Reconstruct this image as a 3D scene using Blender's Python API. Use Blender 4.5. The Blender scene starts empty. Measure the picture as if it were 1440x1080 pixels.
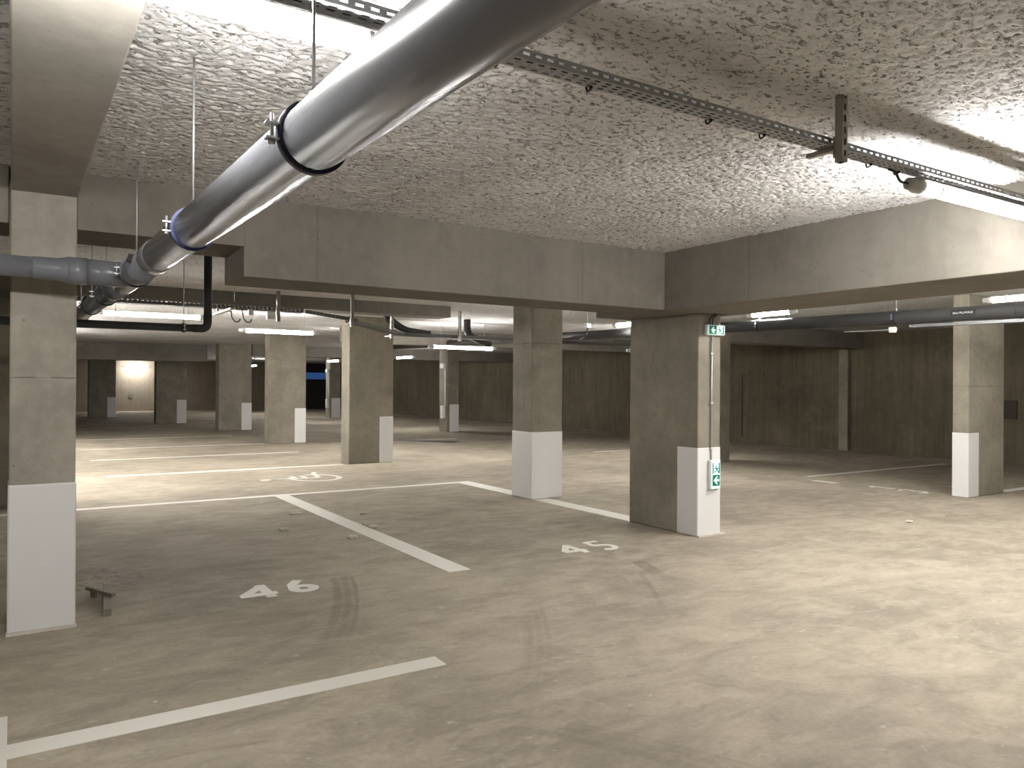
import bpy, bmesh, math, random
from math import sin, cos, pi, radians
from mathutils import Vector, Matrix, noise
import numpy as np

S = bpy.context.scene
C = S.collection
random.seed(4)

# ------------------------------------------------------------------ camera
YAW, PITCH, ROLL, FPX = radians(32.91975), radians(.131005), radians(.354104), 1083.7357
EYE = Vector((0, 0, 1.6))
r = Vector((cos(YAW), -sin(YAW), 0))
f = Vector((sin(YAW) * cos(PITCH), cos(YAW) * cos(PITCH), sin(PITCH)))
u = r.cross(f)
r2 = cos(ROLL) * r + sin(ROLL) * u
u2 = -sin(ROLL) * r + cos(ROLL) * u
cd = bpy.data.cameras.new('camera')
cam = bpy.data.objects.new('camera', cd)
C.objects.link(cam)
m = Matrix((r2, u2, -f)).transposed().to_4x4()
m.translation = EYE
cam.matrix_world = m
cd.sensor_width = 36
cd.lens = FPX / 1440 * 36
cd.clip_start = .05
cd.clip_end = 200
S.camera = cam

# ------------------------------------------------------------------ world, exposure
W = bpy.data.worlds.new('world')
S.world = W
W.use_nodes = True
W.node_tree.nodes['Background'].inputs[0].default_value = (.01, .02, .06, 1)
W.node_tree.nodes['Background'].inputs[1].default_value = .3
vs = S.view_settings
vs.view_transform = 'Standard'
vs.look = 'None'
vs.gamma = 1
vs.use_curve_mapping = False
vs.exposure = 0.0
LAMP = 230.0                       # radiance of every fluorescent style tube
LAMP_COL = (1, .975, .94)
S.cycles.use_denoising = True
S.cycles.max_bounces = 8
S.cycles.diffuse_bounces = 4
S.cycles.sample_clamp_indirect = 6


# ------------------------------------------------------------------ materials
class NT:
    def __init__(s, name):
        s.mat = bpy.data.materials.new(name)
        s.mat.use_nodes = True
        s.t = s.mat.node_tree
        s.b = s.t.nodes['Principled BSDF']

    def n(s, typ, **kw):
        nd = s.t.nodes.new(typ)
        for k, v in kw.items():
            setattr(nd, k, v)
        return nd

    def l(s, a, b):
        s.t.links.new(a, b)

    def put(s, sock, v):
        if hasattr(v, 'is_output'):
            s.l(v, sock)
        else:
            sock.default_value = v

    def math(s, op, a, b=0., c=None, clamp=False):
        nd = s.n('ShaderNodeMath', operation=op, use_clamp=clamp)
        s.put(nd.inputs[0], a)
        s.put(nd.inputs[1], b)
        if c is not None:
            s.put(nd.inputs[2], c)
        return nd.outputs[0]

    def step(s, v, lo, hi, a=0., b=1.):
        nd = s.n('ShaderNodeMapRange', interpolation_type='SMOOTHSTEP')
        s.put(nd.inputs[0], v)
        for i, x in enumerate((lo, hi, a, b)):
            nd.inputs[i + 1].default_value = x
        return nd.outputs[0]

    def pos(s, scale=(1, 1, 1)):
        g = s.n('ShaderNodeNewGeometry')
        mp = s.n('ShaderNodeMapping')
        mp.inputs['Scale'].default_value = scale
        s.l(g.outputs['Position'], mp.inputs[0])
        return mp.outputs[0]

    def noise(s, vec, scale, detail=4., rough=.55, dist=0.):
        nd = s.n('ShaderNodeTexNoise')
        s.l(vec, nd.inputs['Vector'])
        nd.inputs['Scale'].default_value = scale
        nd.inputs['Detail'].default_value = detail
        nd.inputs['Roughness'].default_value = rough
        nd.inputs['Distortion'].default_value = dist
        return nd.outputs['Fac']

    def vor(s, vec, scale, rnd=1.):
        nd = s.n('ShaderNodeTexVoronoi')
        s.l(vec, nd.inputs['Vector'])
        nd.inputs['Scale'].default_value = scale
        nd.inputs['Randomness'].default_value = rnd
        return nd.outputs['Distance']

    def mix(s, fac, a, b):
        nd = s.n('ShaderNodeMix', data_type='RGBA')
        s.put(nd.inputs[0], fac)
        for i, v in ((6, a), (7, b)):
            if hasattr(v, 'is_output'):
                s.l(v, nd.inputs[i])
            else:
                nd.inputs[i].default_value = (*v, 1) if len(v) == 3 else v
        return nd.outputs[2]

    def mul(s, col, k):
        nd = s.n('ShaderNodeVectorMath', operation='SCALE')
        s.l(col, nd.inputs[0])
        s.put(nd.inputs[3], k)
        return nd.outputs[0]

    def bump(s, h, strength=.3, dist=.01):
        nd = s.n('ShaderNodeBump')
        nd.inputs['Strength'].default_value = strength
        nd.inputs['Distance'].default_value = dist
        s.l(h, nd.inputs['Height'])
        s.l(nd.outputs[0], s.b.inputs['Normal'])

    def fin(s, col, rough=.8, metal=0., spec=.5):
        s.put(s.b.inputs['Base Color'], (*col, 1) if isinstance(col, tuple) else col)
        s.put(s.b.inputs['Roughness'], rough)
        s.b.inputs['Metallic'].default_value = metal
        s.b.inputs['Specular IOR Level'].default_value = spec
        return s.mat


def plain(name, col, rough=.5, metal=0., spec=.5, var=.06):
    t = NT(name)
    nz = t.noise(t.pos(), 9, 3)
    c = t.mix(nz, tuple(x * (1 - var) for x in col), tuple(x * (1 + var) for x in col))
    return t.fin(c, rough, metal, spec)


def concrete(name, col, var=.16, scale=1.4, streak=.0, joints=(), pores=.6, panel=0., rough=.85, blot=.2):
    t = NT(name)
    p = t.pos()
    a = t.noise(p, scale, 5, .6, .3)
    b = t.noise(p, scale * 9, 4, .6)
    fac = t.step(t.math('ADD', t.math('MULTIPLY', a, .75), t.math('MULTIPLY', b, .25)), .3, .7)
    c = t.mix(fac, tuple(x * (1 - var) for x in col), tuple(x * (1 + var) for x in col))
    # pale laitance blotches
    bl = t.step(t.noise(p, scale * 2.3, 3, .5, 1.2), .56, .72, 0, blot)
    c = t.mix(bl, c, tuple(min(1, x * 1.5) for x in col))
    sm = t.step(t.noise(t.pos((1.6, 1.6, 1)), scale * 1.7, 6, .68, .9), .56, .70, 0, .3)
    c = t.mix(sm, c, tuple(x * .62 for x in col))
    h = b
    if streak:
        s1 = t.noise(t.pos((7, 7, .3)), 1.6, 4, .65)
        c = t.mul(c, t.step(s1, .3, .75, 1 + streak * .5, 1 - streak))
    if pores:
        v = t.vor(p, 11)
        msk = t.step(v, .06, .10, 1, 0)
        few = t.step(t.noise(p, 3.1, 2), .5, .58)
        pm = t.math('MULTIPLY', t.math('MULTIPLY', msk, few), pores)
        v2 = t.vor(p, 29)
        m2 = t.math('MULTIPLY', t.step(v2, .09, .14, 1, 0), t.step(t.noise(p, 2.2, 3), .52, .6))
        pm = t.math('MAXIMUM', pm, t.math('MULTIPLY', m2, pores * .7))
        c = t.mix(pm, c, tuple(x * .35 for x in col))
        h = t.math('SUBTRACT', b, pm)
    if joints or panel:
        g = t.n('ShaderNodeNewGeometry')
        xyz = t.n('ShaderNodeSeparateXYZ')
        t.l(g.outputs['Position'], xyz.inputs[0])
        wob = t.math('MULTIPLY', t.noise(p, 14, 3), .018)
        for zj in joints:
            d = t.math('ABSOLUTE', t.math('SUBTRACT', t.math('ADD', xyz.outputs[2], wob), zj + .009))
            e = t.step(d, .002, .006, 1, 0)
            e = t.math('MULTIPLY', e, t.step(t.noise(p, 6, 2), .38, .5, .25, .8))
            c = t.mix(e, c, tuple(x * .35 for x in col))
        if panel:
            q = t.math('ADD', xyz.outputs[0], xyz.outputs[1])
            d = t.math('ABSOLUTE', t.math('SUBTRACT', t.math('FRACT', t.math('DIVIDE', q, panel)), .5))
            e = t.step(d, .496, .4985, 0, .3)
            c = t.mix(e, c, tuple(x * .4 for x in col))
    t.bump(h, .25, .006)
    return t.fin(c, rough, 0, .3)


WARM = (.212, .192, .150)
M = {}
M['column'] = concrete('column concrete', WARM, .2, 1.8, .05)
M['columnlow'] = concrete('column concrete with low joint', WARM, .2, 1.8, .05, (1.634,), .8)
M['columnhigh'] = concrete('column concrete with high joint', WARM, .2, 1.8, .05, (2.205,))
M['beam'] = concrete('beam concrete', (.178, .163, .138), .16, 1.1, .05, pores=.4, panel=2.6)
M['columnlit'] = concrete('column concrete with light added', (.29, .268, .225), .2, 1.8, .05, (1.634,), .8)  # column concrete lightened to make up for light missing on the front column
M['beamlit'] = concrete('beam concrete with light added', (.30, .28, .25), .16, 1.1, .05, pores=.4)  # beam concrete lightened because too little light reaches the left beam
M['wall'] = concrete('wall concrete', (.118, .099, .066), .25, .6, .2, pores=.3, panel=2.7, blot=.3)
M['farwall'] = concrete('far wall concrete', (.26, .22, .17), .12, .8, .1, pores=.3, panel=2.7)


def flocage():
    t = NT('sprayed insulation')
    p = t.pos((1, 1.6, 1))
    a = t.noise(p, 26, 5, .62, .4)
    b = t.noise(t.pos(), 120, 3, .6)
    big = t.noise(t.pos(), 1.1, 3)
    pit_shade = t.step(a, .35, .47)
    c = t.mix(pit_shade, (.23, .222, .212), (.645, .64, .632))  # shade in the pits is mixed into the colour, along with the bump
    c = t.mul(c, t.step(big, .3, .7, .9, 1.08))
    h = t.math('ADD', t.math('MULTIPLY', pit_shade, .8), t.math('MULTIPLY', b, .35))
    t.bump(h, .6, .013)
    return t.fin(c, .95, 0, .1)


M['ceiling'] = flocage()


def paint(name, col, wear=.25, rough=.55):
    t = NT(name)
    p = t.pos()
    a = t.noise(p, 18, 5, .65)
    e = t.step(a, .66, .74, 0, wear)
    c = t.mix(t.noise(p, 2.2, 3), tuple(x * .92 for x in col), col)
    c = t.mix(e, c, (.36, .32, .27))
    return t.fin(c, rough, 0, .4)


M['linepaint'] = paint('floor marking paint', (.60, .57, .505), .55)
M['panelpaint'] = paint('white column paint', (.655, .645, .628), .05, .5)


def floor_mat():
    t = NT('power floated concrete')
    p = t.pos()
    a = t.noise(p, .55, 5, .6, .4)
    b = t.noise(t.pos((1, 2.2, 1)), 2.6, 5, .62, .5)
    d = t.noise(p, 30, 4, .6)
    base = (.305, .264, .208)
    fac = t.step(t.math('ADD', t.math('MULTIPLY', a, .55), t.math('MULTIPLY', b, .45)), .34, .66)
    c = t.mix(fac, tuple(x * .72 for x in base), tuple(x * 1.2 for x in base))
    rot = t.n('ShaderNodeMapping')
    t.l(t.pos(), rot.inputs[0])
    rot.inputs['Rotation'].default_value = (0, 0, radians(32))
    rot.inputs['Scale'].default_value = (1.0, 1.45, 1)
    rv = rot.outputs[0]
    dark = t.step(t.noise(rv, 2.2, 7, .7, .8), .52, .68, 0, .42)
    c = t.mix(dark, c, tuple(x * .62 for x in base))
    pale = t.step(t.noise(rv, 1.3, 7, .68, 1.0), .50, .62, 0, .38)
    c = t.mix(pale, c, tuple(x * 1.32 for x in base))
    smear = t.step(t.noise(rv, 6.5, 6, .7, .5), .60, .70, 0, .4)
    c = t.mix(smear, c, tuple(x * .6 for x in base))
    chalk = t.step(t.noise(rv, 8.5, 5, .65), .62, .70, 0, .5)
    c = t.mix(chalk, c, (.44, .41, .36))
    spots = t.step(t.vor(p, 2.2), .018, .028, .8, 0)
    c = t.mix(spots, c, (.55, .52, .47))
    c = t.mul(c, t.step(d, .25, .75, .93, 1.06))
    g = t.n('ShaderNodeNewGeometry')
    xyz = t.n('ShaderNodeSeparateXYZ')
    t.l(g.outputs['Position'], xyz.inputs[0])
    X, Y = xyz.outputs[0], xyz.outputs[1]

    DIRT = (.115, .10, .075)

    def tyre(cx, cy, R, w, y0, y1, depth, pitch):
        dx = t.math('SUBTRACT', X, cx)
        dy = t.math('SUBTRACT', Y, cy)
        rad = t.math('SQRT', t.math('ADD', t.math('MULTIPLY', dx, dx), t.math('MULTIPLY', dy, dy)))
        off = t.math('SUBTRACT', rad, R)
        band = t.step(t.math('ABSOLUTE', off), w * .9, w * 1.05, 1, 0)
        rib = t.step(t.math('SINE', t.math('MULTIPLY', off, 2 * pi / pitch)), -.8, .0, .55, 1)
        rng = t.math('MULTIPLY', t.step(Y, y0, y0 + (y1 - y0) * .55), t.step(Y, y1, y1 + .05, 1, 0))
        side = t.step(X, cx, cx + .2)
        k = t.math('MULTIPLY', t.math('MULTIPLY', band, rib), t.math('MULTIPLY', rng, side))
        k = t.math('MULTIPLY', k, t.step(t.noise(p, 9, 4, .7), .3, .6, .45, 1))
        return t.math('MULTIPLY', k, depth)

    for args in ((-3.61, 7.66, 6.1, .10, 4.25, 6.13, .42, .075), (-2.27, 7.4, 6.1, .09, 3.3, 4.5, .26, .06),
                 (-15.4, 12.6, 21.49, .07, 4.78, 5.27, .6, .033), (-2.0, .2, 4.95, .10, 1.2, 2.9, .22, .09), (-8.2, 12.7, 14.9, .025, 3.6, 4.9, .25, .2)):
        c = t.mix(tyre(*args), c, (.115, .10, .075))
    # grime trodden in beside the front column
    gx = t.math('DIVIDE', t.math('SUBTRACT', X, .62), .34)
    gy = t.math('DIVIDE', t.math('SUBTRACT', Y, 7.1), .55)
    gr = t.math('ADD', t.math('MULTIPLY', gx, gx), t.math('MULTIPLY', gy, gy))
    gm = t.math('MULTIPLY', t.step(gr, .3, 1.0, 1, 0), t.step(t.noise(p, 16, 5, .7), .5, .6, 0, .6))
    c = t.mix(gm, c, (.07, .06, .045))
    t.bump(t.math('ADD', d, t.math('MULTIPLY', b, .6)), .12, .005)
    rg = t.step(b, .3, .7, .8, .92)
    return t.fin(c, rg, 0, .12)


M['floor'] = floor_mat()
M['pvc'] = plain('grey drain pipe plastic', (.145, .15, .165), .27, .0, .45, .04)
M['pvcdark'] = plain('dark drain pipe plastic', (.036, .036, .035), .6, 0, .25)
M['black'] = plain('black cable sheath', (.012, .012, .014), .5)
M['navy'] = plain('navy rubber lining', (.012, .014, .035), .45)
M['blue'] = plain('blue rubber lining', (.014, .026, .13), .5)
M['zinc'] = plain('galvanised steel', (.50, .51, .52), .38, .75, .5)
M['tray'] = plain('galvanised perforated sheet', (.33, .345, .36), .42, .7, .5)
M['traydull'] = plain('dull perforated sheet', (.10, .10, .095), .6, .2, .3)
M['strut'] = plain('galvanised strut channel', (.36, .345, .31), .5, .5)
M['cap'] = plain('grey lamp end cap', (.50, .49, .47), .45)
M['housing'] = plain('pale plastic housing', (.62, .62, .61), .4)
M['white'] = plain('white plastic', (.75, .75, .73), .4)
M['door'] = plain('dark roller door', (.012, .011, .012), .5)
M['timber'] = plain('weathered timber', (.16, .145, .11), .8)
M['mortar'] = plain('mortar crumb', (.44, .41, .35), .9)
M['mortarstrip'] = concrete('mortar strip', (.50, .47, .41), .15, 6, pores=.5)
M['stain'] = plain('dark brown board', (.045, .039, .027), .8)
M['label'] = plain('black label', (.003, .003, .003), .7)


def emit(name, col, k):
    t = NT(name)
    t.b.inputs['Base Color'].default_value = (*col, 1)
    t.b.inputs['Emission Color'].default_value = (*col, 1)
    t.b.inputs['Emission Strength'].default_value = k
    return t.mat


M['lamp'] = emit('lit tube', LAMP_COL, LAMP)
M['signwhite'] = emit('backlit sign face', (.60, .93, .88), .38)
M['signgreen'] = emit('backlit sign green', (.0, .11, .06), .3)
M['dusk'] = emit('dusk sky behind glass', (.03, .09, .26), .55)
M['lettering'] = plain('white lettering', (.6, .6, .6), .5)


# ------------------------------------------------------------------ mesh helpers
def new():
    return bmesh.new()


def box(bm, x0, x1, y0, y1, z0, z1, rot=None, bev=0):
    mt = Matrix.Translation(((x0 + x1) / 2, (y0 + y1) / 2, (z0 + z1) / 2))
    if rot is not None:
        mt = mt @ rot
    mt = mt @ Matrix.Diagonal((abs(x1 - x0), abs(y1 - y0), abs(z1 - z0), 1))
    g = bmesh.ops.create_cube(bm, size=1, matrix=mt)
    if bev:
        es = {e for v in g['verts'] for e in v.link_edges}
        bmesh.ops.bevel(bm, geom=list(es), offset=bev, segments=2, affect='EDGES', profile=.5)


def tube(bm, pts, rad, seg=16, caps=True):
    """round section swept along pts; rad is one radius or one per point"""
    pts = [Vector(p) for p in pts]
    rads = rad if isinstance(rad, (list, tuple)) else [rad] * len(pts)
    rings = []
    ref = None
    for i, p in enumerate(pts):
        d = (pts[min(i + 1, len(pts) - 1)] - pts[max(i - 1, 0)]).normalized()
        if ref is None:
            ref = Vector((0, 0, 1)) if abs(d.z) < .9 else Vector((1, 0, 0))
        a = (ref - d * ref.dot(d)).normalized()
        ref = a
        b = d.cross(a)
        rings.append([bm.verts.new(p + rads[i] * (cos(2 * pi * k / seg) * a + sin(2 * pi * k / seg) * b)) for k in range(seg)])
    for A, B in zip(rings, rings[1:]):
        for k in range(seg):
            bm.faces.new((A[k], A[(k + 1) % seg], B[(k + 1) % seg], B[k])).smooth = True
    if caps:
        bm.faces.new(rings[0][::-1])
        bm.faces.new(rings[-1])


def ring(bm, c, d, r0, r1, w, seg=40):
    """flat hoop around axis d"""
    c, d = Vector(c), Vector(d).normalized()
    tube_pts = [c - d * w / 2, c - d * w / 2, c + d * w / 2, c + d * w / 2, c - d * w / 2]
    a = Vector((0, 0, 1))
    a = (a - d * a.dot(d)).normalized()
    b = d.cross(a)
    rr = [r0, r1, r1, r0]
    rows = [[bm.verts.new(tube_pts[i] + rr[i] * (cos(2 * pi * k / seg) * a + sin(2 * pi * k / seg) * b)) for k in range(seg)] for i in range(4)]
    for i in range(4):
        A, B = rows[i], rows[(i + 1) % 4]
        for k in range(seg):
            bm.faces.new((A[k], A[(k + 1) % seg], B[(k + 1) % seg], B[k]))


def poly(bm, pts, z0, z1):
    """upright prism from a flat outline"""
    A = [bm.verts.new((x, y, z0)) for x, y in pts]
    B = [bm.verts.new((x, y, z1)) for x, y in pts]
    n = len(pts)
    bm.faces.new(B)
    bm.faces.new(A[::-1])
    for i in range(n):
        bm.faces.new((A[i], A[(i + 1) % n], B[(i + 1) % n], B[i]))


def face_poly(bm, pts, y, t=.002):
    """thin plate in the plane y facing -Y, outline in (x, z)"""
    A = [bm.verts.new((x, y, z)) for x, z in pts]
    B = [bm.verts.new((x, y - t, z)) for x, z in pts]
    n = len(pts)
    bm.faces.new(A)
    bm.faces.new(B[::-1])
    for i in range(n):
        bm.faces.new((A[i], B[i], B[(i + 1) % n], A[(i + 1) % n]))


def obj(name, bm, mat, parent=None, smooth=False):
    me = bpy.data.meshes.new(name)
    bmesh.ops.recalc_face_normals(bm, faces=bm.faces)
    bm.to_mesh(me)
    bm.free()
    o = bpy.data.objects.new(name, me)
    C.objects.link(o)
    me.materials.append(M[mat])
    if parent is not None:
        o.parent = parent
        o.matrix_parent_inverse = Matrix.Translation(-Vector(parent.location)) if parent.type == 'EMPTY' and parent.parent is None else Matrix()
    return o


def bxo(name, dims, mat, parent=None, bev=0):
    bm = new()
    box(bm, *dims, bev=bev)
    return obj(name, bm, mat, parent)


def tag(o, label, cat, group=None, kind=None):
    o['label'] = label
    o['category'] = cat
    if group:
        o['group'] = group
    if kind:
        o['kind'] = kind
    return o


def thing(name, label, cat, loc=(0, 0, 0), group=None, kind=None):
    o = bpy.data.objects.new(name, None)
    C.objects.link(o)
    o.location = loc
    o.empty_display_size = .1
    return tag(o, label, cat, group, kind)


def struct(o):
    o['kind'] = 'structure'
    return o


def arcpts(pts, rad, n=6):
    """polyline with rounded corners"""
    pts = [Vector(p) for p in pts]
    out = [pts[0]]
    for a, b, c in zip(pts, pts[1:], pts[2:]):
        d0, d1 = (a - b).normalized(), (c - b).normalized()
        k = min(rad, (a - b).length * .49, (c - b).length * .49)
        p0, p1 = b + d0 * k, b + d1 * k
        for i in range(n + 1):
            t = i / n
            out.append((1 - t) ** 2 * p0 + 2 * t * (1 - t) * b + t * t * p1)
    out.append(pts[-1])
    return out


# ------------------------------------------------------------------ setting
ZC = 2.985
X0, X1, Y0, Y1 = -8, 17.9, -8, 49.6
struct(bxo('floor', (X0, X1, Y0, Y1, -.2, 0), 'floor'))
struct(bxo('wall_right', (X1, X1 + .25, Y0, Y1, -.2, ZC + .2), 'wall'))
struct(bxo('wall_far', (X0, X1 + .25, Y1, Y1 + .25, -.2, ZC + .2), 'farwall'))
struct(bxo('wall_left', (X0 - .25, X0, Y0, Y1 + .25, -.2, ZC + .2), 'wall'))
struct(bxo('wall_back', (X0 - .25, X1 + .25, Y0 - .25, Y0, -.2, ZC + .2), 'wall'))


def ceiling_patch():
    """rough sprayed underside of the nearest bay"""
    xa, xb, ya, yb, st = -.05, 5.7, .6, 5.9, .0105
    nx, ny = int((xb - xa) / st), int((yb - ya) / st)
    V = np.empty((nx * ny, 3), np.float32)
    k = 0
    for j in range(ny):
        y = ya + (yb - ya) * j / (ny - 1)
        for i in range(nx):
            x = xa + (xb - xa) * i / (nx - 1)
            q = Vector((x * 23 + 2 * noise.noise(Vector((x * 2, y * 2, 0))), y * 35, 2.))
            a = noise.fractal(q, .55, 2.2, 4)
            b = noise.noise(Vector((x * 3, y * 3, 7)))
            pit = max(0., -a - .10)
            V[k] = (x, y, ZC + .018 * min(pit, .6) - .004 * max(0, a) - .006 * b)
            k += 1
    idx = np.arange(nx * ny).reshape(ny, nx)
    F = np.stack([idx[:-1, :-1], idx[1:, :-1], idx[1:, 1:], idx[:-1, 1:]], -1).reshape(-1, 4)
    me = bpy.data.meshes.new('ceiling')
    me.vertices.add(len(V))
    me.vertices.foreach_set('co', V.ravel())
    me.loops.add(F.size)
    me.loops.foreach_set('vertex_index', F.ravel().astype(np.int32))
    me.polygons.add(len(F))
    me.polygons.foreach_set('loop_start', np.arange(0, F.size, 4, dtype=np.int32))
    me.polygons.foreach_set('use_smooth', np.ones(len(F), bool))
    me.update()
    me.validate()
    o = bpy.data.objects.new('ceiling', me)
    C.objects.link(o)
    me.materials.append(M['ceiling'])
    return struct(o)


ceil = ceiling_patch()
bm = new()
for d in ((X0, -.05, Y0, Y1), (-.05, 5.7, Y0, .6), (-.05, 5.7, 5.9, Y1), (5.7, X1, Y0, Y1)):
    box(bm, *d, ZC, ZC + .2)
box(bm, -.05, 5.7, .6, 5.9, ZC + .06, ZC + .2)
struct(obj('ceiling', bm, 'ceiling'))


def beam(x0, x1, y0, y1, z0, mat='beam'):
    return struct(bxo('beam', (x0, x1, y0, y1, z0, ZC + .05), mat, bev=.008))


beam(-.018, .352, Y0, 5.83, 2.823, 'beamlit')               # short beam ending on the front pillar
bm = new()                                       # stepped cross beam
box(bm, .352, 1.42, 5.835, 6.45, 2.615, ZC + .05)
box(bm, 1.42, 5.65, 5.83, 6.45, 2.392, ZC + .05, bev=.006)
struct(obj('beam', bm, 'beam'))
beam(5.65, 6.65, Y0, 6.95, 2.388)
beam(-7.9, -.03, 5.85, 6.4, 2.615)
beam(.49, 6.45, 11.95, 12.4, 2.79)
beam(-3, 5.9, 29.4, 30, 2.40)
beam(13.07, X1, 11.45, 11.95, 2.58)
beam(6.65, X1, 17.5, 18.0, 2.62)
beam(7.02, X1, 27.5, 28.0, 2.60)
struct(bxo('trim_1', (X1 - .1, X1, 11.8, 12.05, 0, 2.58), 'column'))
# roller door with a glazed strip at the end of the hall
dr = struct(bxo('door_1', (13.6, X1 - .02, Y1 - .12, Y1, 0, ZC), 'door'))
w = bxo('window_strip', (14.2, 15.95, Y1 - .13, Y1 - .12, 1.95, 2.38), 'dusk', dr)
w2 = bxo('window_strip', (16.05, 17.75, Y1 - .13, Y1 - .12, 1.95, 2.38), 'dusk', dr)


# ------------------------------------------------------------------ columns
def column(x0, x1, y0, y1, top, label, panel=None, strip=None, h=.95, mat='column'):
    t = thing('concrete_column', label, 'column', ((x0 + x1) / 2, (y0 + y1) / 2, 0), 'concrete columns', 'thing')
    bxo('shaft', (x0, x1, y0, y1, 0, top), mat, t, bev=.012)
    if panel:
        p = bxo('painted_panel', (*panel, .0, h), 'panelpaint', t, bev=.012)
        p['label'] = 'white painted lower corner'
    if strip:
        s = bxo('base_strip', (*strip, 0, .016), 'mortarstrip', t)
        s['label'] = 'pale mortar strip at the foot'
    return t


e = .005
column(-.02, .35, 5.83, 6.44, ZC, 'tall grey column whose whole front foot is white, on the near edge of bay 46',
       (-.02 - e, .35 + e, 5.83 - e, 6.2), (-.03, .36, 5.79, 5.84), mat='columnlit')
column(6.13, 6.475, 5.82, 6.9, 2.40, 'wide concrete column carrying two green exit signs', (6.13 - e, 6.475 + e, 5.82 - e, 6.12), (6.12, 6.53, 5.785, 5.83))
column(6.13, 6.66, 8.95, 9.45, ZC, 'concrete column with white foot on both faces behind bay 45', (6.13 - e, 6.66 + e, 8.95 - e, 9.46), mat='columnhigh')
column(5.67, 6.63, 14.78, 15.22, ZC, 'broad column with bright pale side edge beside the wheelchair bay', (6.33, 6.63 + e, 14.78 - e, 15.22 + e))
column(5.80, 6.79, 20.95, 21.45, ZC, 'broad column next behind the one at the wheelchair bay', (6.48, 6.79 + e, 20.95 - e, 21.46))
column(5.90, 7.0, 27.55, 28.05, ZC, 'third broad column along the row from the wheelchair bay', (6.66, 7.0 + e, 27.55 - e, 28.06))
column(4.79, 5.92, 33.5, 34.0, ZC, 'darkest broad column, under the far low beam', (5.56, 5.92 + e, 33.5 - e, 34.01))
column(2.93, 4.06, 40.55, 41.05, ZC, 'broad column at the far end of the row, near the end wall', (3.70, 4.06 + e, 40.55 - e, 41.06))
column(12.88, 13.4, 36.1, 36.7, ZC, 'far slim column standing before the dark roller door', (12.95, 13.4 + e, 36.1 - e, 36.71))
column(12.51, 12.96, 23.4, 24.0, ZC, 'slim column across the aisle with pale conduit on its edge', (12.6, 12.96 + e, 23.4 - e, 24.01))
column(12.1, 13.065, 11.47, 11.9, ZC, 'shaded column right behind the exit sign column')
column(11.73, 12.78, 5.83, 6.06, ZC, 'column in front of the dark wall under the black labelled pipe', (11.73 - e, 12.03, 5.83 - e, 6.06 + e), mat='columnlow')
column(-1.4, .48, 11.85, 12.3, 2.975, 'brown column half hidden behind the tall front column')


# ------------------------------------------------------------------ floor markings
def stripe(x0, x1, y0, y1, label):
    return tag(bxo('parking_line', (x0, x1, y0, y1, 0, .003), 'linepaint'), label, 'line', 'painted parking lines')


stripe(3.14, 3.352, 5.818, 11.06, 'white painted line dividing bays 45 and 46')
stripe(6.14, 6.40, 6.9, 11.06, 'white painted line running under the two columns beside bay 45')
stripe(-3.0, 6.40, 11.06, 11.22, 'long white line along the far ends of bays 45 and 46')
stripe(-.012, 2.095, 3.905, 4.058, 'wide white line in front, below the number 46')
stripe(-.17, -.012, 3.2, 4.41, 'short white line crossing the end of the front line')
stripe(1.34, 5.56, 14.72, 14.92, 'white line on the far side of the wheelchair symbol')
stripe(1.35, 5.7, 18.0, 18.16, 'second white line beyond the wheelchair bay')
stripe(1.36, 5.7, 21.0, 21.16, 'third white line beyond the wheelchair bay')
stripe(1.4, 5.7, 24.6, 24.76, 'faint fourth white line beyond the wheelchair bay')
stripe(11.95, 16.6, 8.66, 8.80, 'white line in the shaded bays before the dark wall')
stripe(11.52, 11.66, 7.88, 8.33, 'short white dash at the corner of the shaded bays')
stripe(12.98, 16.6, 5.86, 6.0, 'white line behind the column under the labelled pipe')
stripe(11.9, 16.6, 14.6, 14.75, 'faint white line seen between the middle columns')
stripe(7.3, 11.2, 20.3, 20.42, 'thin pale line beyond the broad columns by the aisle')


def number(parts, label, cat='number'):
    t = thing('bay_number', label, cat, (*parts[0][1][0], 0))
    for nm, outline, hole in parts:
        bm = new()
        if hole:
            n = len(outline)
            for i in range(n):
                q = [outline[i], outline[(i + 1) % n], hole[(i + 1) % n], hole[i]]
                poly(bm, q, 0, .003)
        else:
            poly(bm, outline, 0, .003)
        obj(nm, bm, 'linepaint', t)
    return t


def glyph4(ox, oy, w=.265, h=.40, sk=0.):
    P = lambda a, b: (ox + a * w + sk * b * h, oy + b * h)
    return ox, oy, P


def digit(name, ox, oy, strokes, t, wd=.075):
    """stencil digit: each stroke a swept flat band"""
    bm = new()
    strokes_done = 0
    for pts in strokes:
        pts = [Vector((ox + a, oy + b)) for a, b in pts]
        L, R = [], []
        for i, p in enumerate(pts):
            d = (pts[min(i + 1, len(pts) - 1)] - pts[max(i - 1, 0)]).normalized()
            n = Vector((-d.y, d.x)) * wd / 2
            L.append(p + n)
            R.append(p - n)
        top = .003 + .0007 * strokes_done
        strokes_done += 1
        for i in range(len(pts) - 1):
            poly(bm, [L[i], R[i], R[i + 1], L[i + 1]], 0, top)
    o = obj(name, bm, 'linepaint', t)
    return o


def arc(cx, cy, rx, ry, a0, a1, n=10):
    return [(cx + rx * cos(radians(a0 + (a1 - a0) * i / n)), cy + ry * sin(radians(a0 + (a1 - a0) * i / n))) for i in range(n + 1)]


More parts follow.
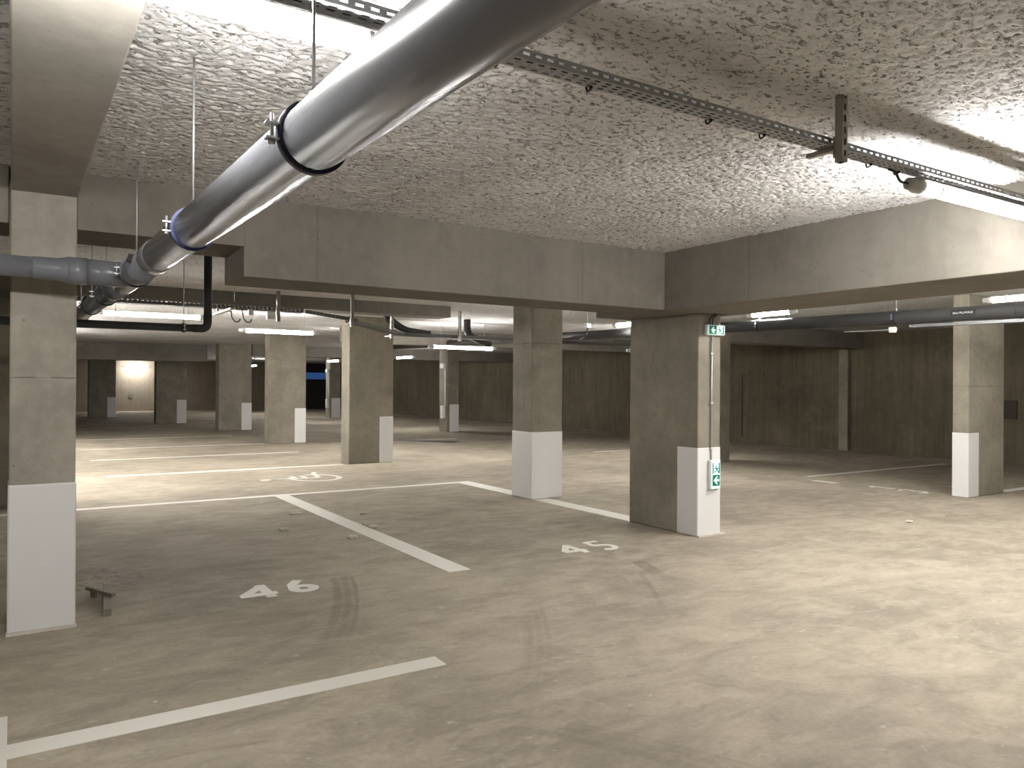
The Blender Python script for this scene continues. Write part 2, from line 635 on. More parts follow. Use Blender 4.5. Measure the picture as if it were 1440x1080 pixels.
t46 = thing('bay_number', 'white stencilled bay number 46 on the floor', 'number', (1.45, 5.84, 0))
digit('digit_four', 1.45, 5.84, [[(.20, .0), (.20, .39)], [(.22, .375), (.02, .115)], [(-.01, .108), (.265, .108)]], t46, .078)
digit('digit_six', 1.81, 5.85, [arc(.115, .115, .078, .078, -180, 180, 18), [(.040, .10), (.062, .25), (.145, .375)]], t46, .08)
t45 = thing('bay_number', 'white stencilled bay number 45 before the exit sign column', 'number', (4.46, 5.84, 0))
digit('digit_four', 4.455, 5.83, [[(.20, .0), (.20, .37)], [(.215, .37), (.02, .12)], [(.0, .105), (.26, .105)]], t45, .07)
digit('digit_five', 4.83, 5.81, [[(.235, .39), (.07, .39)], [(.08, .40), (.065, .23)], [(.05, .235)] + arc(.12, .115, .105, .10, 90, -130, 12)], t45, .06)
tq = thing('bay_number', 'worn faint bay number in the shaded bay, hardly legible', 'number', (11.7, 6.3, 0))
digit('digit_one', 11.62, 6.95, [[(.0, .3), (.12, .42)], [(.12, .42), (.12, .0)]], tq, .06)
digit('digit_three', 11.62, 6.45, [arc(.1, .3, .1, .1, 150, -80, 8), arc(.1, .1, .11, .1, 80, -150, 8)], tq, .06)

# wheelchair symbol, read from the aisle on the right
wc = thing('wheelchair_symbol', 'white painted wheelchair symbol on the floor of the accessible bay', 'symbol', (4.1, 12.9, 0))
digit('wheel', 0, 0, [arc(4.36, 12.93, .40, .46, -205, 95, 26)], wc, .10)
digit('figure', 0, 0, [[(3.62, 12.99), (4.02, 12.99)], [(3.98, 12.99), (4.42, 12.92)], [(4.05, 13.0), (4.05, 13.30)],
                       [(4.22, 12.95), (4.22, 13.28)], [(4.42, 12.92), (4.52, 13.5)], [(4.5, 13.48), (4.62, 13.72)]], wc, .09)
digit('head', 0, 0, [[(3.46, 13.0), (3.72, 13.0)]], wc, .17)


# ------------------------------------------------------------------ lamps
def lamp(c, length, axis, label, lead=None, rods=True):
    """tubular luminaire: lit tube, two caps, clips; axis 'x' or 'y'"""
    t = thing('tube_light', label, 'lamp', c, 'tubular ceiling lamps')
    c = Vector(c)
    d = Vector((1, 0, 0)) if axis == 'x' else Vector((0, 1, 0))
    R = .038
    bm = new()
    tube(bm, [c - d * (length / 2 - .10), c + d * (length / 2 - .10)], R, 18)
    obj('lit_tube', bm, 'lamp', t)
    sd = Vector((-d.y, d.x, 0))
    bm = new()
    A = [[bm.verts.new(c + d * s * (length / 2 - .10) + rr * (cos(q) * sd + sin(q) * Vector((0, 0, 1)))) for q in [radians(38 + 13 * i) for i in range(9)]]
         for s, rr in ((-1, R + .002), (1, R + .002), (1, R + .007), (-1, R + .007))]
    for P, Q in ((0, 1), (1, 2), (2, 3), (3, 0)):
        for i in range(8):
            bm.faces.new((A[P][i], A[P][i + 1], A[Q][i + 1], A[Q][i]))
    for i in (0, 8):
        bm.faces.new([A[k][i] for k in range(4)])
    obj('spine', bm, 'white', t)
    for s in (-1, 1):
        bm = new()
        a = c + d * s * (length / 2 - .10)
        tube(bm, [a - d * s * .02, a + d * s * .035, a + d * s * .04, a + d * s * .09, a + d * s * .10], [R + .004, R + .004, R - .002, R - .004, .02], 18)
        obj('end_cap', bm, 'cap', t)
    if 1:
        for s in (-.32, .32):
            bm = new()
            ring(bm, c + d * length * s, d, R, R + .004, .02, 20)
            q = c + d * length * s
            box(bm, q.x - .009, q.x + .009, q.y - .009, q.y + .009, q.z + R, q.z + .058)
            obj('clip', bm, 'zinc', t)
            if rods:
                bm = new()
                tube(bm, [(q.x, q.y, q.z + .06), (q.x, q.y, ZC + .02)], .004, 8)
                obj('hanging_rod', bm, 'zinc', t)
    if lead:
        bm = new()
        tube(bm, lead, .007, 8)
        obj('power_lead', bm, 'black', t)
    return t


lamp((.45, 2.32, 2.692), 1.55, 'x', 'glaring tube lamp under the tray behind the big grey pipe', None, False)
lamp((4.80, 2.32, 2.700), 1.55, 'x', 'bright tube lamp at the tray end near the heavy concrete beam',
     arcpts([(3.86, 2.33, 2.752), (3.93, 2.33, 2.75), (3.965, 2.33, 2.70), (4.03, 2.32, 2.70)], .03), False)
lamp((1.80, 12.98, 2.657), 1.60, 'x', 'lit tube lamp just above the low horizontal drain pipe')
lamp((4.22, 14.6, 2.594), 1.50, 'x', 'lit tube lamp hanging before the broad middle columns')
lamp((-1.3, 13.6, 2.60), 1.4, 'x', 'added fill lamp hidden behind the tall front column')  # added out of sight to brighten the floor past the cross beam
lamp((5.95, 48.9, 2.59), 1.5, 'x', 'small far tube lamp against the end wall')
lamp((11.85, 25.4, 2.6), 1.55, 'y', 'lit tube lamp in the aisle beyond the broad pale edged column')
lamp((11.35, 31.4, 2.6), 1.55, 'y', 'lit tube lamp just over the far slim column')
lamp((10.9, 42.5, 2.6), 1.5, 'y', 'far tube lamp in a gap between two broad columns')
lamp((9.45, 7.52, 2.70), .9, 'y', 'tube lamp mostly hidden over the dark pipe beside the exit sign')
lamp((10.35, 4.2, 2.72), 1.55, 'y', 'bright tube lamp over the black labelled pipe')
lamp((8.3, 14.8, 2.43), 1.7, 'x', 'lamp tube beside the second column from the exit signs')
lamp((12.1, 12.95, 2.40), 1.4, 'x', 'tube lamp peeping past the left of the exit sign column')
lamp((10.3, -1.2, 2.72), 1.55, 'y', 'added fill lamp of the side aisle beyond the frame')  # added outside the view for more light in the aisle
lamp((7.3, .2, 2.72), 1.55, 'y', 'added fill lamp past the heavy beam beyond the frame')  # added fill, lights the lower right floor from under the beam
lamp((7.3, 2.35, 2.74), 1.5, 'y', 'added fill lamp hidden by the heavy beam beyond the frame')  # another added fill for the same stretch of floor
lamp((7.3, 4.4, 2.76), 1.5, 'y', 'added fill lamp hidden behind the heavy beam')  # added behind the beam to lift the side aisle floor
lamp((9.1, 10.0, 2.70), 1.4, 'y', 'added fill lamp hidden behind the exit sign column')  # added where the column covers it, brightens the aisle
lamp((.40, 15.1, 2.62), 1.5, 'y', 'added fill lamp before the wheelchair bay behind the tall front column')  # unseen row added to light the broad columns' sides and rear floor
lamp((.30, 13.3, 2.62), 1.5, 'y', 'added fill lamp just past the low pipe behind the tall front column')  # near end of the added unseen row
lamp((.38, 19.7, 2.62), 1.5, 'y', 'added fill lamp between the rear bays behind the tall front column')  # also part of the added unseen row
lamp((.36, 23.4, 2.62), 1.5, 'y', 'last added fill lamp of the rear bays behind the tall front column')  # far end of the added unseen row
lamp((-3.9, 2.32, 2.70), 1.55, 'x', 'added fill lamp further along the near tray beyond the frame')  # added beyond the view to lift the dim left side
lamp((.38, 17.9, 2.62), 1.5, 'y', 'added fill lamp past the wheelchair bay behind the tall front column')  # fills a gap in the added unseen row
lamp((.36, 21.5, 2.62), 1.5, 'y', 'added fill lamp of the rear bays behind the tall front column')  # added unseen row again, towards the rear
lamp((7.3, 17.9, 2.55), 1.4, 'y', 'added fill lamp behind the pale edged broad column')  # added behind the column to brighten the bays beyond
lamp((11.2, 37.5, 2.6), 1.5, 'y', 'added fill lamp in the far aisle behind the columns')  # unseen lamp added for brightness at the far end


# ------------------------------------------------------------------ cable trays
def sheet(bm, o, du, dv, L, bands, pitch, hole, shift=0.):
    """perforated strip: bands = [(v0, v1, holed)], du along, dv across"""
    o, du, dv = Vector(o), Vector(du).normalized(), Vector(dv).normalized()

    def quad(u0, u1, v0, v1):
        bm.faces.new([bm.verts.new(o + du * a + dv * b) for a, b in ((u0, v0), (u1, v0), (u1, v1), (u0, v1))])
    for k, (v0, v1, h) in enumerate(bands):
        if not h:
            quad(0, L, v0, v1)
            continue
        u = (k % 4) * shift
        last = 0
        while u + hole < L:
            if u > last:
                quad(last, u, v0, v1)
            last = u + hole
            u += pitch
        quad(last, L, v0, v1)


def tray(name, label, a, b, width, height, pitch=.05, hole=.026, mat='tray', rows=3, group=None, side=1, ties=()):
    """open tray from a to b (bottom edge near side); it opens upwards"""
    t = thing(name, label, 'cable tray', a, group)
    a, b = Vector(a), Vector(b)
    du = (b - a)
    L = du.length
    du.normalize()
    dv = Vector((0, 0, 1)).cross(du).normalized() * side
    up = du.cross(dv) * side
    if up.z < 0:
        up = -up

    def sect(w, n):
        hb = .0105
        gap = (w - n * hb) / (n + 1)
        out, v = [], 0
        for i in range(n):
            out += [(v, v + gap, False), (v + gap, v + gap + hb, True)]
            v += gap + hb
        return out + [(v, w, False)]
    bm = new()
    sheet(bm, a, du, dv, L, sect(width, rows), pitch, hole, pitch / 2)
    o = obj('base_sheet', bm, mat, t)
    for nm, off in (('side_rail', Vector()), ('side_rail', dv * width)):
        bm = new()
        sheet(bm, a + off, du, up, L, sect(height, 2 if height > .04 else 1), pitch, hole, 0)
        obj(nm, bm, mat, t)
    for ch in t.children:
        md = ch.modifiers.new('thickness', 'SOLIDIFY')
        md.thickness = .0015
    for x in ties:
        bm = new()
        q = a + du * x + dv * width
        tube(bm, arcpts([q - dv * .012 + Vector((0, 0, -.004)), q + Vector((0, 0, -.008)) - dv * .03, q + dv * .004 + Vector((0, 0, -.02)), q + dv * .01 + Vector((0, 0, .006))], .01, 3), .0045, 6)
        obj('cable_tie', bm, 'black', t)
    return t


tray('cable_tray', 'long perforated cable tray crossing under the rough sprayed ceiling', (-2.5, 2.262, 2.758), (5.64, 2.262, 2.758), .085, .034,
     .052, .028, 'tray', 3, 'perforated cable trays', 1, (3.94, 4.36, 5.02, 5.37, 6.2, 6.45))
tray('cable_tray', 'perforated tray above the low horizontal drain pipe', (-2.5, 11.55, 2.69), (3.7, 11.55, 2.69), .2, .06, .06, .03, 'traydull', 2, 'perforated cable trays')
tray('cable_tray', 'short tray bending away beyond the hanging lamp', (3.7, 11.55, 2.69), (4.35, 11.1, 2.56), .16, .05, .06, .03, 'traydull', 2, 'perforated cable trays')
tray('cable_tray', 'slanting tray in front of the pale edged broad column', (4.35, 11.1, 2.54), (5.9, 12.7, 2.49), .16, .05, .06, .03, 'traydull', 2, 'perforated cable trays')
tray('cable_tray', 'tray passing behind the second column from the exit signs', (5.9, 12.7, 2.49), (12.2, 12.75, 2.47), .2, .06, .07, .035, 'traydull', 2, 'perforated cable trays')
tray('cable_tray', 'thin bright tray along the underside of the labelled pipe', (9.52, 2.6, 2.335), (9.52, 5.4, 2.365), .1, .03, .045, .025, 'tray', 2, 'perforated cable trays')


def hanger(x, y, z0, arm, label, az=None, w=.04, armw=.03):
    """slotted channel post hanging from the ceiling with a cantilever arm towards +y"""
    t = thing('strut_bracket', label, 'bracket', (x, y, ZC), 'hanging strut brackets')
    bm = new()
    n = int((ZC + .02 - z0) / .055)
    hw = w / 2
    box(bm, x - hw, x - hw + .003, y - hw, y + hw, z0, ZC + .03)
    box(bm, x + hw - .003, x + hw, y - hw, y + hw, z0, ZC + .03)
    box(bm, x - hw, x + hw, y + hw - .003, y + hw, z0, ZC + .03)
    box(bm, x - hw, x - hw + .012, y - hw, y - hw + .003, z0, ZC + .03)
    box(bm, x + hw - .012, x + hw, y - hw, y - hw + .003, z0, ZC + .03)
    for i in range(n + 1):
        z = z0 + .055 * i
        box(bm, x - hw + .012, x + hw - .012, y - hw, y - hw + .003, z, z + .024)
    obj('post', bm, 'strut', t)
    if arm:
        az = az or z0 + .065
        bm = new()
        box(bm, x - armw / 2, x + armw / 2, y + hw - .005, y + arm, az - .022, az, bev=.003)
        obj('arm', bm, 'strut', t)
        bm = new()
        box(bm, x - hw - .006, x - hw, y - hw - .002, y + hw + .004, az - .06, az + .04)
        box(bm, x - hw - .006, x + hw + .004, y + hw, y + hw + .006, az - .06, az + .04)
        obj('clamp_plate', bm, 'strut', t)
    return t


for k, (dy, zz, rr, lab) in enumerate(((.022, .011, .009, 'thicker of two black cables lying in the near perforated tray'), (.052, .012, .0085, 'thinner of two black cables lying in the near perforated tray'))):
    bm = new()
    tube(bm, [(-2.4 + .4 * i, 2.262 + dy + .006 * sin(i * 1.7 + k), 2.758 + zz) for i in range(21)], rr, 8)
    tag(obj('black_cable', bm, 'black'), lab, 'cable', 'cables in the near tray')
hanger(3.30, 2.228, 2.672, .185, 'grey slotted strut with side arm carrying the near tray', 2.755)
hanger(3.30, 11.50, 2.535, .35, 'slotted strut hanging beside the slung lamp before the columns', 2.685, .05)
hanger(4.28, 11.05, 2.47, .30, 'strut where the tray starts to slant', 2.55, .045)
hanger(5.62, 12.60, 2.43, .28, 'strut in front of the pale edged broad column', 2.485, .05)
hanger(7.0, 12.62, 2.43, .26, 'strut just past the thick black curved hoses', 2.485, .05)
hanger(11.6, 12.66, 2.38, .26, 'bright lit strut left of the exit sign column', 2.465, .05)
hanger(11.95, 12.66, 2.40, .26, 'lit strut tight against the exit sign column edge', 2.465, .05)
tag(bxo('junction_box', (3.12, 3.24, 11.42, 11.50, 2.555, 2.665), 'white', bev=.008), 'white junction box on the tray beside the hanging strut', 'box')
tag(bxo('junction_box', (2.86, 2.93, 11.45, 11.52, 2.60, 2.685), 'housing', bev=.006), 'small cream junction box on the tray left of the white one', 'box')
bm = new()
box(bm, 2.43, 2.50, 10.7, 11.75, 2.60, 2.625, bev=.003)
box(bm, 2.45, 2.48, 11.60, 11.63, 2.62, 2.70)
sa = tag(obj('support_arm', bm, 'housing'), 'pale flat arm hanging below the tray beside the black downpipe', 'bracket')
for k, (x, lab) in enumerate(((2.62, 'left of two looped cable tails under the tray'), (2.78, 'right of two looped cable tails under the tray'))):
    bm = new()
    tube(bm, arcpts([(x, 11.5, 2.70), (x, 11.45, 2.56), (x + .05, 11.45, 2.49), (x + .11, 11.45, 2.50), (x + .12, 11.45, 2.54)], .04, 5), .008, 8)
    tag(obj('black_cable', bm, 'black'), lab, 'cable', 'cable tails under the tray')
bx = thing('hanging_box', 'pale box hung on a rod right of the second column', 'box', (8.75, 11.0, 2.75))
bxo('case', (8.70, 8.80, 10.96, 11.04, 2.66, 2.74), 'housing', bx, .008)
bm = new()
tube(bm, [(8.75, 11, 2.74), (8.75, 11, ZC + .01)], .005, 8)
obj('rod', bm, 'zinc', bx)
bm = new()
tube(bm, arcpts([(8.75, 11, 2.66), (8.74, 11, 2.56), (8.70, 11.0, 2.5), (8.82, 11.3, 2.47)], .06), .01, 8)
obj('cable', bm, 'black', bx)

# ------------------------------------------------------------------ main drain pipe
PX, PR = .64, .083
pz = lambda y: 2.192 + .0193 * y
P3 = lambda y: Vector((PX, y, pz(y)))
pd = Vector((0, 1, .0193)).normalized()
mp = thing('drain_pipe', 'large glossy grey drain pipe sloping across the ceiling', 'pipe', (PX, 2, 2.2))
bm = new()
tube(bm, [P3(-3), P3(4.44)], PR, 64)
obj('near_length', bm, 'pvc', mp)
bm = new()
tube(bm, [P3(4.40), P3(4.42), P3(4.58), P3(4.60)], [PR + .001, PR + .006, PR + .006, PR + .001], 64)
obj('socket', bm, 'pvc', mp)
bm = new()
tube(bm, [P3(4.58), P3(14)], PR - .001, 64)
obj('far_length', bm, 'pvc', mp)
bm = new()
tube(bm, [P3(5.05), P3(5.06), P3(5.95), P3(5.96)], [PR, PR + .005, PR + .005, PR], 64)
obj('tee_fitting', bm, 'pvc', mp)
bm = new()
tube(bm, [P3(6.5), P3(6.51), P3(6.62), P3(6.63)], [PR, PR + .005, PR + .005, PR], 64)
obj('socket', bm, 'pvc', mp)
bm = new()
tube(bm, [P3(4.86) + Vector((-.075, 0, .02)), P3(4.86) + Vector((-.1, 0, .028))], .026, 20)
obj('screw_plug', bm, 'pvcdark', mp)

bp = thing('drain_pipe', 'grey branch pipe passing in front of the tall front column', 'pipe', (0, 5.45, 2.29))
BZ = lambda x: 2.295 - .012 * x
bm = new()
tube(bm, [(-4, 5.45, BZ(-4)), (.2, 5.45, BZ(.2))], .063, 48)
obj('branch_length', bm, 'pvc', bp)
bm = new()
tube(bm, [(.09, 5.45, BZ(.1)), (.1, 5.45, BZ(.1)), (.22, 5.45, BZ(.2)), (.27, 5.45, BZ(.27)), (.275, 5.45, BZ(.27))], [.063, .067, .068, .079, .083], 48)
obj('reducer', bm, 'pvc', bp)
bm = new()
tube(bm, [(.272, 5.45, BZ(.27)), (.38, 5.45, BZ(.38))], .083, 48)
obj('socket', bm, 'pvc', bp)
bm = new()
tube(bm, [(.38, 5.45, BZ(.38)), (PX, 5.45, BZ(PX))], .079, 48)
obj('tee_arm', bm, 'pvc', bp)


def pipe_clamp(c, d, R, label, lining, ear=(-1, 0), group='pipe clamps on the big drain pipe', rod=True):
    """rubber lined hoop with two lugs, a bolt and a rod to the ceiling"""
    t = thing('pipe_clamp', label, 'clamp', c, group)
    c = Vector(c)
    bm = new()
    ring(bm, c, d, R, R + .008, .032, 56)
    obj('rubber_lining', bm, lining, t)
    bm = new()
    ring(bm, c, d, R + .008, R + .010, .022, 56)
    o = obj('band', bm, 'navy', t)
    o['label'] = 'dark band'
    ex = Vector((ear[0], ear[1], 0))
    q = c + ex * (R + .022)
    hx = .017 if ear[0] else .012
    hy = .012 if ear[0] else .017
    for s in (-1, 1):
        bm = new()
        box(bm, q.x - hx, q.x + hx, q.y - hy, q.y + hy, q.z + s * .019 - .003, q.z + s * .019 + .003, bev=.001)
        obj('lug', bm, 'zinc', t)
    bm = new()
    tube(bm, [q + Vector((0, 0, -.03)), q + Vector((0, 0, .044))], .0045, 10)
    tube(bm, [q + Vector((0, 0, -.032)), q + Vector((0, 0, -.022))], .009, 6)
    obj('bolt', bm, 'zinc', t)
    if rod:
        bm = new()
        tube(bm, [c + Vector((0, 0, R + .005)), Vector((c.x, c.y, ZC + .03))], .0045, 10)
        obj('threaded_rod', bm, 'zinc', t)
        bm = new()
        tube(bm, [c + Vector((0, 0, R + .008)), c + Vector((0, 0, R + .035))], .010, 6)
        obj('rod_nut', bm, 'zinc', t)
    return t


pipe_clamp(P3(1.93), pd, PR, 'nearest dark clamp gripping the big grey pipe', 'navy')
pipe_clamp(P3(3.50), pd, PR, 'blue lined clamp on the big pipe, second from the viewer', 'blue')
pipe_clamp(P3(5.30), pd, PR + .005, 'dark clamp where the branch pipe joins the big pipe', 'navy')
pipe_clamp(P3(7.15), pd, PR, 'dark clamp on the big pipe just past the branch', 'navy')
pipe_clamp(P3(8.55), pd, PR, 'dark clamp on the big pipe, second past the branch', 'navy')
pipe_clamp(P3(10.0), pd, PR, 'dark clamp on the big pipe close to the tall front column', 'navy')
pipe_clamp(P3(11.4), pd, PR, 'farthest clamp on the big pipe, grazing the column edge', 'navy')

# low pipe with elbow beyond the cross beam
lp = thing('drain_pipe', 'dark low drain pipe with elbow dropping from the ceiling', 'pipe', (1.7, 8.5, 2.2))
bm = new()
tube(bm, [(-3, 8.5, 2.165), (1.58, 8.5, 2.176)], .040, 24)
obj('horizontal_length', bm, 'pvcdark', lp)
bm = new()
tube(bm, arcpts([(1.56, 8.5, 2.176), (1.705, 8.5, 2.176), (1.705, 8.5, 2.32)], .13, 10), .0425, 24)
obj('elbow', bm, 'pvcdark', lp)
bm = new()
tube(bm, [(1.705, 8.5, 2.31), (1.705, 8.5, ZC + .02)], .040, 24)
obj('downpipe', bm, 'pvcdark', lp)
pipe_clamp((1.47, 8.5, 2.176), (1, 0, 0), .040, 'small clamp with long rod on the low pipe by its elbow', 'black', (0, -1), None)
bm = new()
tube(bm, [(2.60, 11.2, 2.76), (2.60, 11.2, ZC + .02)], .006, 8)
tag(obj('threaded_rod', bm, 'strut'), 'thin rod above the tray right of the black downpipe', 'rod')

# thick curved black hoses and black bend
for k, (dx, lab) in enumerate(((0, 'left of the two thick black hoses curving from the ceiling'), (.13, 'right of the two thick black hoses curving from the ceiling'))):
    bm = new()
    pts = arcpts([(5.62 + dx, 13.0 + dx, ZC + .02), (5.70 + dx, 13.0 + dx, 2.80), (6.0 + dx, 13.0 + dx, 2.62), (6.5 + dx, 13.0 + dx, 2.575)], .25, 8)
    tube(bm, pts, .055, 16)
    tag(obj('black_hose', bm, 'black'), lab, 'hose', 'thick black hoses')
bm = new()
tube(bm, arcpts([(8.0, 14.1, ZC + .02), (8.0, 14.1, 2.66), (8.45, 14.1, 2.52), (8.6, 14.2, 2.50)], .16, 8), .075, 16)
tag(obj('drain_bend', bm, 'pvcdark'), 'black pipe bend over the lamp left of the second column', 'pipe')

# ------------------------------------------------------------------ labelled pipe on the far side
RX = 9.4
rz = lambda y: 2.407 + .0157 * y
R3 = lambda y: Vector((RX, y, rz(y)))
rd = Vector((0, 1, .0157)).normalized()
rp = thing('drain_pipe', 'dark pipe with a black label running over the shaded bays', 'pipe', (RX, 4, 2.45))
bm = new()
tube(bm, [R3(-6), R3(21)], .084, 40)
obj('pipe_length', bm, 'pvcdark', rp)
bm = new()
tube(bm, [R3(3.98), R3(3.99), R3(4.14), R3(4.15)], [.084, .09, .09, .084], 40)
obj('socket', bm, 'pvcdark', rp)
lb = new()
for k in range(8):          # sticker wrapped on the visible flank
    a0, a1 = radians(152 + 5 * k), radians(157 + 5 * k)
    q = []
    for a, y in ((a0, 4.84), (a1, 4.84), (a1, 4.56), (a0, 4.56)):
        p = R3(y) + .0855 * Vector((cos(a), 0, sin(a)))
        q.append(lb.verts.new(p))
    lb.faces.new(q)
sticker = obj('label_plate', lb, 'label', rp)
sticker.modifiers.new('thickness', 'SOLIDIFY').thickness = .001
cu = bpy.data.curves.new('lettering', 'FONT')
cu.body = 'EAU PLUVIALE'
cu.size = .036
cu.align_x = 'CENTER'
cu.align_y = 'CENTER'
cu.extrude = .0006
tx = bpy.data.objects.new('lettering', cu)
C.objects.link(tx)
cu.materials.append(M['lettering'])
a = radians(176)
nrm = Vector((cos(a), 0, sin(a)))
xa = Vector((0, -1, 0))
rm = Matrix((xa, nrm.cross(xa), nrm)).transposed().to_4x4()
rm.translation = R3(4.70) + .0885 * nrm
bpy.context.view_layer.update()
tm = bpy.data.meshes.new_from_object(tx.evaluated_get(bpy.context.evaluated_depsgraph_get()))
bpy.data.objects.remove(tx)
tm.transform(rm)
to = bpy.data.objects.new('lettering', tm)
C.objects.link(to)
to.parent = sticker
pipe_clamp(R3(7.69), rd, .084, 'black clamp on the dark pipe nearer the exit sign', 'black', (-1, 0), 'clamps on the labelled pipe')
pipe_clamp(R3(5.56), rd, .084, 'black clamp on the dark pipe nearer the black label', 'black', (-1, 0), 'clamps on the labelled pipe')
tag(bxo('end_box', (9.33, 9.40, 5.55, 5.62, 2.305, 2.375), 'white', bev=.006), 'small white box under the dark pipe between clamp and dark wall', 'box')
bm = new()
tube(bm, [(9.42, 5.56, 2.345), (9.42, 6.3, 2.355)], .008, 8)
tag(obj('conduit', bm, 'zinc'), 'thin conduit under the dark pipe beside the small white box', 'conduit')

# ------------------------------------------------------------------ exit signs
GX0, GZ = 6.217, 2.161


def man(bm, ox, oz, s, y):
    """running figure"""
    P = lambda a, b: (ox + a * s, oz + b * s)
    face_poly(bm, [P(.42 + .1 * cos(i * pi / 4), .88 + .1 * sin(i * pi / 4)) for i in range(8)], y)
    face_poly(bm, [P(.34, .74), P(.58, .70), P(.72, .42), P(.52, .36), P(.44, .5)], y)
    face_poly(bm, [P(.36, .72), P(.16, .60), P(.10, .44), P(.20, .42), P(.26, .54), P(.42, .60)], y)
    face_poly(bm, [P(.56, .68), P(.78, .66), P(.92, .54), P(.86, .48), P(.74, .58), P(.6, .58)], y)
    face_poly(bm, [P(.52, .40), P(.38, .22), P(.10, .22), P(.10, .12), P(.44, .12), P(.66, .38)], y)
    face_poly(bm, [P(.58, .42), P(.72, .40), P(.88, .2), P(.84, 0), P(.74, 0), P(.76, .18)], y)


def arrow_left(bm, cx, cz, s, y):
    P = lambda a, b: (cx + a * s, cz + b * s)
    face_poly(bm, [P(-.5, 0), P(.05, .5), P(.28, .5), P(-.02, .15), P(.5, .15), P(.5, -.15), P(-.02, -.15), P(.28, -.5), P(.05, -.5)], y)


def exit_sign(horizontal, label):
    if horizontal:
        x0, x1, z0, z1 = 6.217, 6.493, 2.155, 2.270
    else:
        x0, x1, z0, z1 = 6.277, 6.428, .498, .814
    yb = 5.82 - e if not horizontal else 5.82
    yf = yb - .05
    t = thing('exit_sign', label, 'sign', ((x0 + x1) / 2, yb, z0), 'green exit signs')
    bm = new()
    box(bm, x0, x1, yf + .012, yb, z0, z1, bev=.010)
    obj('housing', bm, 'housing', t)
    bm = new()
    box(bm, x0 + .012, x1 - .006, yf, yf + .03, z0 + .006, z1 - .006, bev=.006)
    obj('lit_face', bm, 'signwhite', t)
    g, w = new(), new()
    if horizontal:
        zc = (z0 + z1) / 2
        face_poly(g, [(6.243, zc - .046), (6.358, zc - .046), (6.358, zc + .046), (6.243, zc + .046)], yf)
        face_poly(g, [(6.452, zc - .042), (6.472, zc - .042), (6.472, zc + .042), (6.452, zc + .042)], yf)
        face_poly(g, [(6.428, zc - .042), (6.45, zc - .042), (6.45, zc - .03), (6.428, zc - .03)], yf)
        man(g, 6.366, zc - .042, .078, yf)
        arrow_left(w, 6.299, zc, .064, yf - .002)
    else:
        xc = (x0 + x1) / 2 + .004
        face_poly(g, [(xc - .055, .537), (xc + .055, .537), (xc + .055, .655), (xc - .055, .655)], yf)
        face_poly(g, [(xc - .055, .67), (xc - .040, .67), (xc - .040, .785), (xc - .055, .785)], yf)
        face_poly(g, [(xc + .038, .67), (xc + .055, .67), (xc + .055, .785), (xc + .038, .785)], yf)
        man(g, xc - .038, .675, .085, yf)
        arrow_left(w, xc, .596, .085, yf - .002)
    obj('pictogram', g, 'signgreen', t)
    obj('arrow', w, 'signwhite', t)
    return t


exit_sign(True, 'green exit sign with left arrow at the top of the wide column')
s2 = exit_sign(False, 'upright green exit sign on the white foot of the wide column')
bm = new()
for q in ((6.283, .486), (6.42, .486)):
    box(bm, q[0] - .008, q[0] + .008, 5.795, 5.818, q[1], q[1] + .02)
obj('fixing_clip', bm, 'cap', s2)
cn = thing('conduit', 'vertical metal conduit linking the two exit signs', 'conduit', (6.32, 5.81, .82))
bm = new()
tube(bm, [(6.321, 5.805, .812), (6.321, 5.805, 2.16)], .0085, 12)
obj('conduit_tube', bm, 'zinc', cn)
for z in (.93, 1.42, 1.95):
    bm = new()
    box(bm, 6.300, 6.342, 5.795, 5.822, z, z + .018, bev=.002)
    obj('saddle_clip', bm, 'cap', cn)
for k, (x, lab) in enumerate(((6.29, 'left of two short black cables above the top exit sign'), (6.325, 'right of two short black cables above the top exit sign'))):
    bm = new()
    tube(bm, arcpts([(x, 5.80, 2.27), (x, 5.80, 2.34), (x + .05, 5.78, 2.385), (x + .16, 5.75, 2.388)], .04, 5), .007, 8)
    tag(obj('black_cable', bm, 'black'), lab, 'cable', 'cables at the exit sign')

# small exit lights seen edge-on on two distant columns
for (cx, cy, lab) in ((12.51, 23.6, 'slim column across the aisle'), (12.88, 36.3, 'far slim column by the roller door')):
    for up in (True, False):
        z0, z1, hy = (2.18, 2.36, .14) if up else (.46, .90, .09)
        t = thing('exit_sign', ('upper' if up else 'lower') + ' pale exit sign seen edge-on on the ' + lab, 'sign', (cx - .03, cy, z0), 'green exit signs')
        bm = new()
        box(bm, cx - .13, cx + .001, cy - hy, cy + hy, z0, z1, bev=.03)
        obj('housing', bm, 'white', t)
    bm = new()
    tube(bm, [(cx - .03, cy - .1, .9), (cx - .03, cy - .1, 2.18)], .03, 10)
    tag(obj('conduit', bm, 'white'), 'pale conduit on the edge of the ' + lab, 'conduit')

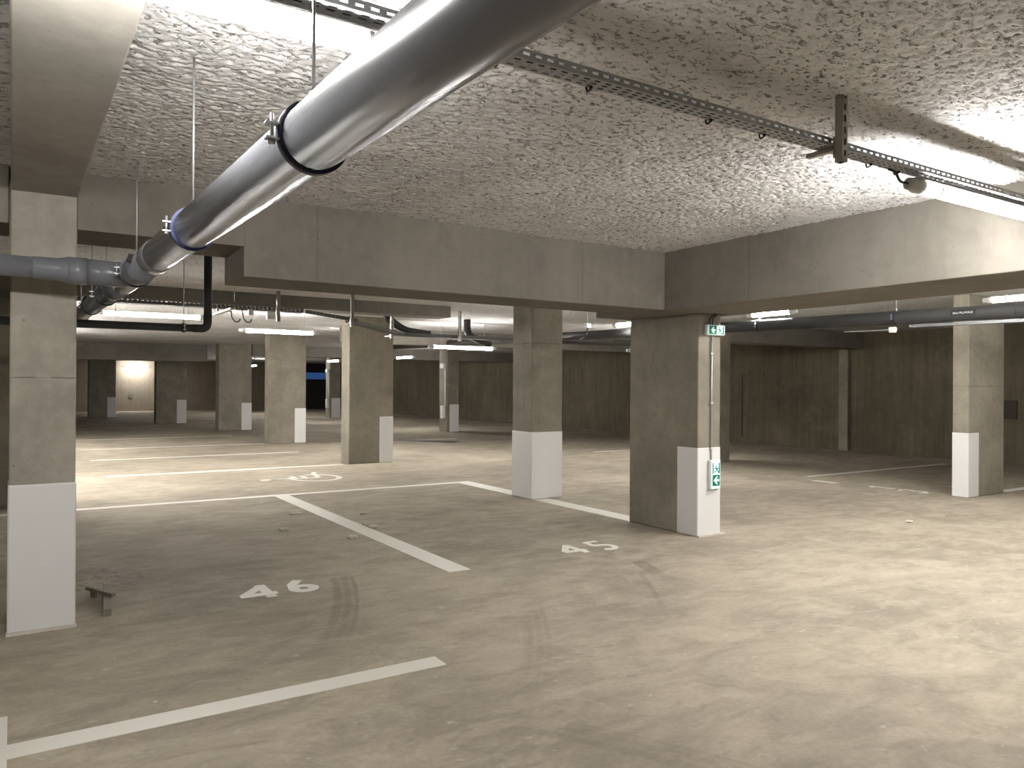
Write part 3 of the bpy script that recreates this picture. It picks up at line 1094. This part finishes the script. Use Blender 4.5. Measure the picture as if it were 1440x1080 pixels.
# ------------------------------------------------------------------ things lying on the floor
dbm = thing('timber_offcut', 'broken timber offcut with cross piece beside the tall front column', 'wood', (.57, 6.25, 0))
Rz = lambda a: Matrix.Rotation(radians(a), 4, 'Z')
bm = new()
box(bm, .560, .610, 5.95, 6.70, 0, .05, Rz(-5), .004)
obj('long_piece', bm, 'timber', dbm)
bm = new()
box(bm, .535, .565, 6.25, 6.60, .05, .075, Rz(25), .003)
obj('cross_piece', bm, 'timber', dbm)
bm = new()
box(bm, 0.505, .525, 6.50, 6.56, .0, .05, Rz(25), .003)
obj('bent_end', bm, 'timber', dbm)


bm = new()
box(bm, 8.98, 10.85, 19.55, 20.1, 0, .004, Rz(-49))
tag(obj('drain_cover', bm, 'pvcdark'), 'long dark drain cover in the floor right of the pale edged column', 'drain')
tag(bxo('wall_patch', (X1 - .03, X1, 7.9, 8.25, .95, 1.35), 'stain', bev=.004), 'dark square patch low on the wall beside the column under the labelled pipe', 'patch')
bm = new()
tube(bm, [(5.74, Y1 - .03, .86), (5.74, Y1, .86)], .13, 20)
tag(obj('wall_hole_cover', bm, 'timber'), 'round dark cover low on the lamplit end wall', 'cover')
struct(bxo('trim_2', (X1 - .012, X1, 15.24, 15.275, .15, 1.95), 'stain'))


def crumb(x, y, sx, sy, sz, label, k):
    bm = new()
    bmesh.ops.create_icosphere(bm, subdivisions=2, radius=1)
    rr = random.Random(k)
    off = rr.random() * 50
    for v in bm.verts:
        n = 1 + .45 * noise.noise(v.co * 1.4 + Vector((off, k, 0)))
        v.co = Vector((v.co.x * sx * n + x, v.co.y * sy * n + y, max(0, v.co.z * sz * n + sz * .45)))
    return tag(obj('mortar_crumb', bm, 'mortar'), label, 'debris', 'crumbs on the parking floor')


crumb(2.93, 9.42, .085, .05, .018, 'flat mortar crumb near the start of the dividing line, farther of two', 1)
crumb(2.50, 8.45, .06, .05, .02, 'grey mortar crumb left of the dividing line, nearer of two', 2)
crumb(3.66, 9.02, .05, .045, .016, 'mortar crumb in bay 45 right of the dividing line', 3)
crumb(3.40, 8.1, .06, .05, .026, 'pale mortar crumb lying on the right edge of the dividing line', 4)
crumb(2.98, 7.66, .06, .04, .024, 'mortar crumb just left of the middle of the dividing line', 5)
crumb(3.37, 8.3, .02, .02, .03, 'tiny dark pebble on the dividing line', 6)
crumb(9.0, 5.15, .05, .04, .02, 'small pebble before the column under the labelled pipe', 7)
